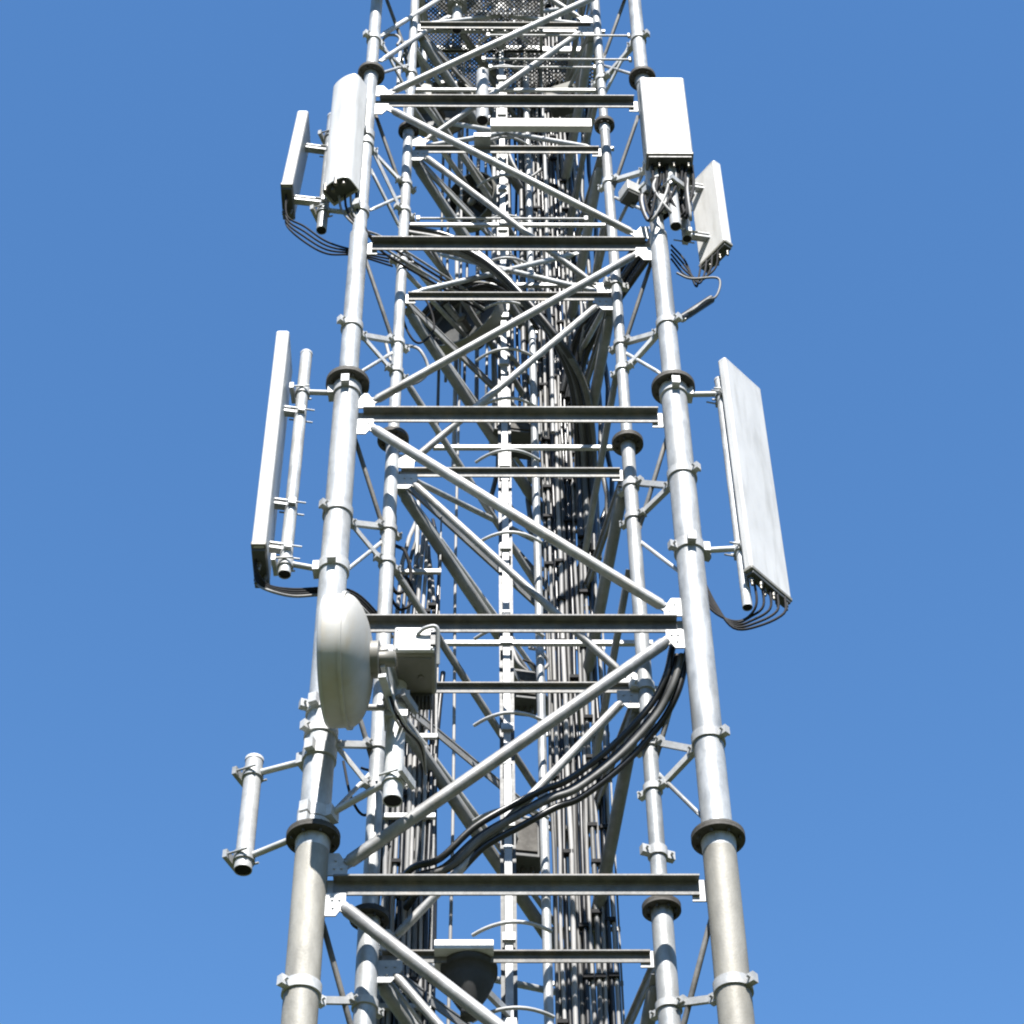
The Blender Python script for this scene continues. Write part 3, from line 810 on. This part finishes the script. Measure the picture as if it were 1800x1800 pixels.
# ------------------------------------------------------------------ other fittings
# cropped drum at the top left leg
c = P(668, -40, -0.2)
t = thing('drum_antenna', 'dark-bottomed round antenna cut off by the top edge on the left leg', 'antenna', c)
mb = MB(); mb.lathe((c.x, c.y, c.z), (0, 0, 1), [(0.02, 0.0), (0.02, 0.14), (0.02, 0.14), (0, 0.16), (0, 0.16), (0.7, 0.16), (0.7, 0.16), (0.73, 0.13), (0.74, 0)], 36)
mb.build('radome', M['white'], t)
mb = MB(); mb.lathe((c.x, c.y, c.z-0.005), (0, 0, 1), [(0, 0.0), (0, 0.135), (0, 0.135), (0.03, 0.135)], 32); mb.build('base_plate', M['dkgrey'], t)
mb = MB(); mb.abox((c.x-0.02, -0.06, c.z+0.3), 0.07, 0.12, 0.12); mb.build('bracket', M['galv'], t)
# short hanging pole and white box beam near the top
x = P(848, 200, 0.25).x
t = thing('hanging_pole', 'short white pole with black open end hanging in front of the top beam', 'pole', (x, 0.25, Zat(848, 212, 0.25)))
z0_, z1_ = Zat(848, 212, 0.25), Zat(848, 128, 0.25)
mb = MB(); mb.pipe((x, 0.25, z0_), (x, 0.25, z1_), 0.058, 0.051, 20); mb.build('pipe', M['plate'], t)
mb = MB(); mb.lathe((x, 0.25, z0_+0.006), (0, 0, 1), [(0, 0), (0, 0.05), (0, 0.05), (0.02, 0.05)], 20); mb.build('bore_shade', M['matte'], t)  # black disc in place of the shaded pipe bore
mb = MB(); mb.abox((x, 0.29, zi(4)+0.10), 0.15, 0.10, 0.06); mb.build('pipe_clamp', M['galv'], t)
xa_, xb_ = P(862, 217, 0.22).x, P(1040, 217, 0.22).x
zz = Zat(950, 217, 0.22)
mb = MB(); mb.abox(((xa_+xb_)/2, 0.24, zz), xb_-xa_, 0.07, 0.13)
tag(mb.build('box_beam', M['white'], None, 0.006), 'white rectangular box beam just below the top beam', 'beam')
# white shelf with a horn in shade-dark colour under it, bottom centre
xa_, xb_ = P(763, 1655, 0.25).x, P(868, 1655, 0.25).x
zz = Zat(815, 1664, 0.25)
t = thing('horn_antenna', 'white-edged box with a tapering horn coloured shade-dark near the bottom of the mast', 'antenna', ((xa_+xb_)/2, 0.4, zz))
mb = MB(); mb.abox(((xa_+xb_)/2, 0.42, zz+0.035), xb_-xa_, 0.30, 0.07); mb.build('box', M['white'], t, 0.005)
cx_ = (xa_+xb_)/2
mb = MB(); mb.lathe((cx_+0.03, 0.46, zz-0.002), (0, 0, -1), [(0, 0.0), (0, 0.175), (0, 0.175), (0.05, 0.175), (0.05, 0.165), (0.12, 0.15), (0.2, 0.115), (0.27, 0.075), (0.31, 0.05), (0.31, 0.05), (0.36, 0.05), (0.36, 0.0)], 32)
mb.build('horn', M['horn_shade'], t)  # shadow on the horn is put into its base colour
mb = MB(); mb.bar((cx_+0.02, 0.55, zz+0.03), (xr, 0.99, zz+0.03), 0.05, 0.03, (0, 0, 1)); mb.build('mount_arm', M['galv'], t)
# small junction box on the right leg
c = P(1108, 340, 0.12)
mb = MB(); mb.abox((c.x, c.y, c.z), 0.15, 0.16, 0.14, 0.5)
t = tag(mb.build('junction_box', M['white'], None, 0.01), 'small white tilted junction box between the right-hand legs', 'box')
mb = MB(); mb.abox((c.x, c.y, c.z-0.085), 0.13, 0.14, 0.03, 0.5); mb.build('base_plate', M['dkgrey'], t)
mb = MB(); mb.bar((c.x+0.05, c.y-0.02, c.z), (W/2-0.05, 0, c.z), 0.04, 0.03, (0, 0, 1)); mb.build('bracket', M['galv'], t)
# folded cable stub right of the right leg
c = P(1222, 540, 0.0)
cable([P(1196, 556, 0.0), P(1218, 545, -0.03), P(1240, 528, -0.03), P(1258, 522, 0.0), P(1266, 500, 0.02), P(1258, 488, 0.03), P(1215, 490, 0.04), P(1190, 480, 0.06)], 0.010, 'cable', 'loop_cable', 'thin cable looping out to the right below the small right-hand panel')
mb = MB(); a, b = P(1198, 560, 0.0), P(1250, 526, 0.05); mb.tube([a, b], 0.035, 12)
t = tag(mb.build('cable_sleeve', M['black']), 'stubby black cable sleeve sticking out right above the upper clamp', 'sleeve')
mb = MB(); mb.bar((W/2+0.05, 0.0, a.z-0.02), a+Vector((0.03, 0, 0)), 0.04, 0.03, (0, 0, 1)); mb.build('clip', M['plate'], t)

# platform grating and hand rails high in the mast
zg = Zat(900, -10, 0.5)
plat = thing('grating_platform', 'grey steel mesh platform high in the mast near the top edge', 'platform', (0.0, 1.2, zg))
for (x0, x1, y0, y1) in ((-0.84, 0.36, 0.46, 1.10), (-0.84, 0.93, 1.15, 1.94)):
    mb = MB()
    step = 0.045
    n_ = int((x1-x0+y1-y0)/step)
    for i in range(1, n_):                      # expanded metal: two sets of slanting strands
        d_ = i*step
        xs, ys = (x0+d_, y0) if d_ < x1-x0 else (x1, y0+d_-(x1-x0))
        xe, ye = (x0, y0+d_) if d_ < y1-y0 else (x0+d_-(y1-y0), y1)
        mb.bar((xs, ys, zg), (xe, ye, zg), 0.020, 0.009, (0, 0, 1))
        mb.bar((x0+x1-xs, ys, zg+0.003), (x0+x1-xe, ye, zg+0.003), 0.020, 0.009, (0, 0, 1))
    o = mb.build('grating', M['angle'], plat); o['kind'] = 'stuff'
    for yy in (y0-0.02, y1+0.02):
        mb = MB(); mb.abox(((x0+x1)/2, yy, zg-0.02), x1-x0+0.08, 0.035, 0.08); mb.build('edge_beam', M['galv'], plat)
    for xx in (x0-0.02, x1+0.02):
        mb = MB(); mb.abox((xx, (y0+y1)/2, zg-0.02), 0.035, y1-y0, 0.08); mb.build('edge_beam', M['galv'], plat)
for pa_, pb_ in (((-0.8, 0.8), (-0.86, 0.36)), ((0.95, 0.84), (0.88, 0.36)), ((-0.76, 1.92), (BX, BY)), ((-0.8, 0.86), (0.98, 0.88))):
    mb = MB(); mb.bar((*pa_, zg-0.09), (*pb_, zg-0.09), 0.06, 0.04, (0, 0, 1)); mb.build('support_bar', M['galv'], plat)
x = P(803, 60, 0.62).x; z0_ = Zat(803, 52, 0.62)
t = thing('hanging_pole', 'pole with round black end hanging from the mesh platform at top centre', 'pole', (x, 0.62, z0_))
mb = MB(); mb.pipe((x, 0.62, z0_), (x, 0.62, zg+0.9), 0.055, 0.049, 20); mb.build('pipe', M['galv'], t)
mb = MB(); mb.lathe((x, 0.62, z0_+0.006), (0, 0, 1), [(0, 0), (0, 0.048), (0, 0.048), (0.02, 0.048)], 20); mb.build('bore_shade', M['matte'], t)  # black disc stands for shade up the open bore
mb = MB(); mb.abox((x, 0.62, zg-0.03), 0.2, 0.16, 0.03); mb.build('pipe_clamp', M['galv'], t)
guard = thing('guard_rail', 'thin white horizontal rods between the right-hand legs at the top', 'railing', (0.4, 0.3, Zat(980, 105, 0.2)))
for (pa, pb, py, Y) in ((858, 1106, 62, 0.12), (850, 1108, 104, 0.12), (862, 1046, 118, 0.36), (735, 1030, 384, 0.45)):
    a, b = P(pa, py, Y), P(pb, py, Y)
    b.z = a.z; b.y = a.y
    mb = MB(); mb.tube([a, b], 0.011, 8)
    for e in (a, b): mb.abox(e, 0.03, 0.03, 0.05)
    mb.build('rod', M['plate'], guard)
for i, (px, py, Y, w, h, d, lb) in enumerate(((742, 172, 0.75, 0.15, 0.20, 0.22, 'dark amplifier box leftmost in the row behind the top beam'), (788, 168, 0.9, 0.17, 0.18, 0.24, 'dark amplifier box beside the dish behind the top beam'),
        (724, 95, 0.6, 0.14, 0.22, 0.2, 'dark amplifier box next to the inner left leg near the top'), (990, 175, 1.1, 0.3, 0.2, 0.25, 'grey amplifier box right of centre behind the top beam'))):
    c = P(px, py, Y)
    t = thing('amplifier_box', lb, 'box', (c.x, c.y, c.z-h/2), 'amplifier boxes near the top')
    mb = MB(); mb.abox(c, w, d, h, 0.25-0.2*i); mb.build('body', M['grey' if i in (0, 1, 3) else 'dkgrey'], t, 0.012)
    mb = MB(); mb.abox((c.x, c.y, c.z-h/2-0.006), w*0.9, d*0.9, 0.02, 0.25-0.2*i); mb.build('base_plate', M['dkgrey'], t)
    mb = MB(); mb.tube([(c.x, c.y, c.z), (-WI/2 if i != 3 else WI/2, YI, c.z)], 0.02, 8); mb.build('mount_arm', M['galv'], t)
    for q in (-1, 1):
        mb = MB(); mb.tube([(c.x+q*w*0.25, c.y, c.z-h/2), (c.x+q*w*0.25, c.y, c.z-h/2-0.07)], 0.014, 8); mb.build('connector', M['brass'], t)
# curled hoop on the upper left
c = P(688, 70, 0.2)
pts = [c+Vector((-0.085+0.0, 0, -0.12)), c+Vector((-0.08, 0, 0.0)), c+Vector((-0.03, 0, 0.085)), c+Vector((0.05, 0, 0.08)), c+Vector((0.085, 0, 0.0)), c+Vector((0.06, 0, -0.10))]
cable(pts, 0.014, 'cable_l', 'bent_cable', 'pale cable bent into a hoop inside the top left leg')

# ------------------------------------------------------------------ jumper cables
def jumper(pts, label, group, r=0.0095, mt='black'):
    mt = 'matte' if mt in ('black', 'cable') else mt
    cable([P(*p) for p in pts], r, mt, 'jumper_cable', label, group, 7, 6)
for i in range(5):
    f = i/4
    jumper([(1325+55*f, 1018+32*f, -0.02+0.16*f), (1330+48*f, 1060+18*f, 0.0+0.1*f), (1315+20*f, 1085+18*f-6*i % 7, 0.06), (1290, 1092+12*f, 0.08), (1258, 1078-4*i, 0.09), (1232, 1050-10*i, 0.1)],
           'thin black cable hanging from the bottom of the big right-hand panel', 'jumpers of the big right panel')
for i in range(4):
    jumper([(452, 968+14*i, -0.12+0.09*i), (450, 1000+8*i, -0.08+0.06*i), (470, 1028+3*i, 0.0), (515, 1036+4*i, 0.08), (570, 1034+4*i, 0.14), (620, 1040+5*i, 0.2), (660, 1075+6*i, 0.35), (690, 1120, 0.6)],
           'thin cable running from the bottom of the long left panel past the leg', 'jumpers of the long left panel', 0.011, ('black', 'cable', 'black', 'cable_l')[i])
for i in range(4):
    jumper([(503, 340+12*i, -0.02+0.08*i), (505, 380+6*i, 0.02), (535, 398+9*i, 0.05), (575, 425+7*i, 0.1), (625, 440+3*i, 0.2), (690, 450+6*i, 0.45)],
           'thin cable sagging from the small upper left panel to the leg', 'jumpers of the small upper left panel', 0.009, ('black', 'cable')[i % 2])
for i in range(4):
    jumper([(596+10*i, 345-3*i, -0.1), (602+9*i, 372, -0.05), (630+6*i, 400+4*i, 0.0), (668, 415+8*i, 0.16), (710, 440+9*i, 0.28), (770, 478+8*i, 0.5), (850, 530+6*i, 0.9)],
           'cable leaving the underside of the rounded upper left antenna', 'jumpers of the rounded antenna', 0.011, ('cable_l', 'black', 'cable_l', 'black')[i])
for i in range(8):
    x0 = 1146+9*i
    jumper([(x0, 282, -0.22+0.02*(i % 3)), (x0+rnd.uniform(-8, 8), 320, -0.18), (x0+rnd.uniform(-14, 6)-2*i, 360, -0.08), (1160-rnd.uniform(0, 12), 395+rnd.uniform(-8, 8), 0.05), (1140, 432, 0.12)],
           'cable in the tangle under the boxy upper right antenna', 'jumpers of the boxy upper right antenna', 0.012, ('black', 'black', 'cable', 'black', 'cable_l')[i % 5])
for i in range(4):
    jumper([(1262-10*i, 440+9*i, 0.04+0.06*i), (1258-10*i, 470+6*i, 0.08), (1235-4*i, 488+5*i, 0.08), (1205, 484-8*i, 0.09), (1180, 455-8*i, 0.1)],
           'thin cable hanging from the small turned-away right-hand panel', 'jumpers of the small right panel', 0.009)
for i in range(3):
    jumper([(668+4*i, 1130+6*i, -0.28), (672+5*i, 1180, -0.38), (684+5*i, 1235, -0.42), (702+6*i, 1275, -0.3), (735+4*i, 1310, 0.2), (748, 1360, 0.7)],
           'thin pale cable drooping between the dish and its radio box', 'jumpers of the dish', 0.009, ('cable_l', 'black', 'cable_l')[i])
# tangle behind: service loops on the inner left leg and round the climbing rail
for i in (0, 1, 6, 7, 8, 9, 11, 12, 13, 14, 15):
    y = [560, 640, 720, 770, 860, 955, 1000, 1040, 1160, 1200, 1330, 1390, 1470, 1500, 310, 270][i]
    x = [735, 720, 845, 830, 850, 850, 700, 705, 935, 925, 790, 640, 925, 905, 850, 925][i]
    Y = [0.5, 0.5, 1.3, 1.2, 1.4, 1.4, 0.6, 0.6, 1.4, 1.4, 0.9, 0.4, 1.4, 1.4, 1.4, 1.4][i]
    w = rnd.uniform(25, 55); h = rnd.uniform(25, 60)
    pts = [(x-w*0.8, y-h*0.9, Y), (x-w*0.5, y+h*0.2, Y-0.05), (x, y+h*0.75, Y), (x+w*0.6, y+h*0.3, Y+0.05), (x+w*0.35, y-h*0.5, Y), (x-w*0.1, y-h*0.7, Y+0.05)]
    jumper(pts, 'dark cable loop tied up among the members inside the mast', 'service loops inside the mast', rnd.uniform(0.009, 0.016), rnd.choice(('black', 'cable', 'cable', 'cable_l')))

# dark equipment half hidden behind the climbing rail
for i, (px, py, Y, w, h, d, lb) in enumerate(((905, 768, 1.35, 0.40, 0.22, 0.3, 'dark equipment box behind the climbing rail under the middle beam'), (922, 1218, 1.35, 0.20, 0.30, 0.2, 'dark equipment box between the climbing rail and the conduit'),
        (918, 1492, 1.35, 0.26, 0.34, 0.25, 'dark equipment box behind the rail above the bottom beam'))):
    c = P(px, py, Y)
    t = thing('equipment_box', lb, 'box', (c.x, c.y, c.z-h/2), 'dark equipment boxes inside the mast')
    mb = MB(); mb.abox(c, w, d, h, 0.15); mb.build('body', M['dkgrey'], t, 0.012)
    mb = MB(); mb.abox((c.x, c.y-d/2-0.004, c.z), w*0.8, 0.02, h*0.75, 0.15); mb.build('lid', M['flange'], t, 0.004)
    mb = MB(); mb.bar((c.x, c.y+0.02, c.z), (xr if i < 3 else -WI/2, LY if i < 3 else YI, c.z), 0.06, 0.03, (0, 0, 1)); mb.build('bracket', M['galv'], t)
    for q in (-1, 0, 1):
        mb = MB(); mb.tube([(c.x+q*w*0.25, c.y, c.z-h/2), (c.x+q*w*0.25, c.y, c.z-h/2-0.06)], 0.015, 8); mb.build('connector', M['brass'], t)
d4, c4, a4 = small_dish('grey dish in the middle of the mast above the second beam', (838, 362), (-0.5, -0.7, -0.25), 0.30, 1.5)
b = Vector((-WI/2, YI, c4.z-0.05)); a = c4-a4*0.2
mb = MB(); mb.tube([a, b], 0.028, 10); mb.build('mount_arm', M['galv'], d4)

for i, (px, py, Y, r, l) in enumerate(((664, 30, 0.3, 0.02, 0.9), (745, 120, 0.8, 0.028, 0.8), (772, 40, 1.0, 0.022, 1.1), (700, 150, 0.7, 0.02, 0.7), (1020, 160, 1.3, 0.024, 1.0), (1044, 90, 0.9, 0.02, 1.0), (905, 120, 1.2, 0.026, 1.2), (985, 60, 1.4, 0.02, 1.2))):
    c = P(px, py, Y)
    t = thing('mast_pipe', ['short slim pipe standing just inside the top left leg', 'short pale pipe left of the dish near the top', 'slim pale pipe under the mesh platform, left of centre', 'stub pipe beside the inner left leg near the top', 'slim pipe beside the inner right leg behind the top beam', 'slim pipe high beside the inner right leg', 'pale pipe in the middle of the mesh platform', 'slim pipe right of the middle under the mesh platform'][i], 'pipe', c, 'slim pipes near the top')
    mb = MB(); mb.tube([c, c+Vector((0, 0, l))], r, 12); mb.build('pipe', M['plate'], t)
    mb = MB(); mb.bar(c+Vector((0, 0, l*0.6)), Vector(((-WI/2 if px < 860 else WI/2), YI, c.z+l*0.6)), 0.045, 0.02, (0, 0, 1)); mb.build('bracket', M['galv'], t)
    mb = MB(); mb.abox(c+Vector((0, 0, l*0.6)), r*2+0.04, r*2+0.04, 0.06); mb.build('pipe_clamp', M['galv'], t)

# slim pipes and cables rising through the rear of the mast
for i in range(13):
    x = -0.62+0.085*i+rnd.uniform(-0.02, 0.02); Y = 1.35+0.09*(i % 6)
    z0p = zi(3)+rnd.uniform(-0.9, 0.8)
    o = cable([(x+rnd.uniform(-0.01, 0.01), Y, z0p+q*1.1) for q in range(0, 9)], rnd.choice((0.014, 0.02, 0.026)), rnd.choice(('rear', 'cable_l', 'cable', 'rear')), 'rear_pipe', 'slim pipe rising through the back of the mast toward the mesh platform', 'slim pipes at the back of the mast', 9, 2, 'pipe')
# small filters under the boxy upper right antenna
for i, (px, py, Y, lb) in enumerate(((1152, 318, -0.14, 'small grey filter can directly under the left end of the boxy antenna'), (1212, 318, -0.10, 'small grey filter can between the boxy antenna and the turned-away panel'), (1166, 366, -0.10, 'lowest small grey filter can beside the black-ended pole at upper right'), (1206, 372, 0.0, 'small grey filter can beside the back of the turned-away panel'))):
    c = P(px, py, Y)
    t = thing('filter_can', lb, 'filter', c, 'filter cans at upper right')
    mb = MB(); mb.abox(c+Vector((0, 0, 0.07)), 0.085, 0.09, 0.16, 0.3*i-0.3); mb.build('body', M['grey' if i % 2 else 'plate'], t, 0.01)
    for q in (-1, 1):
        mb = MB(); mb.tube([c+Vector((q*0.022, 0, -0.01)), c+Vector((q*0.022, 0, -0.06))], 0.012, 8); mb.build('connector', M['brass'], t)
    pz = Vector((p_tr[1], -0.16, c.z+0.07)) if i != 3 else Vector((p_tr2[1], 0.10, c.z+0.07))
    mb = MB(); mb.bar(c+Vector((0, 0, 0.07)), pz, 0.05, 0.02, (0, 0, 1)); mb.build('bracket', M['galv'], t)
for i in range(8):
    x0, x1 = rnd.uniform(1140, 1220), rnd.uniform(1140, 1215)
    jumper([(x0, 290+rnd.uniform(0, 25), -0.15), (x0+rnd.uniform(-15, 15), 335, -0.22), (x1, 375+rnd.uniform(-10, 15), -0.16), (x1-15, 345, -0.05), (1158, 330, 0.02)],
           'short cable looped in the tangle under the boxy upper right antenna', 'short loops at upper right', 0.013, ('black', 'cable_l', 'black')[i % 3])
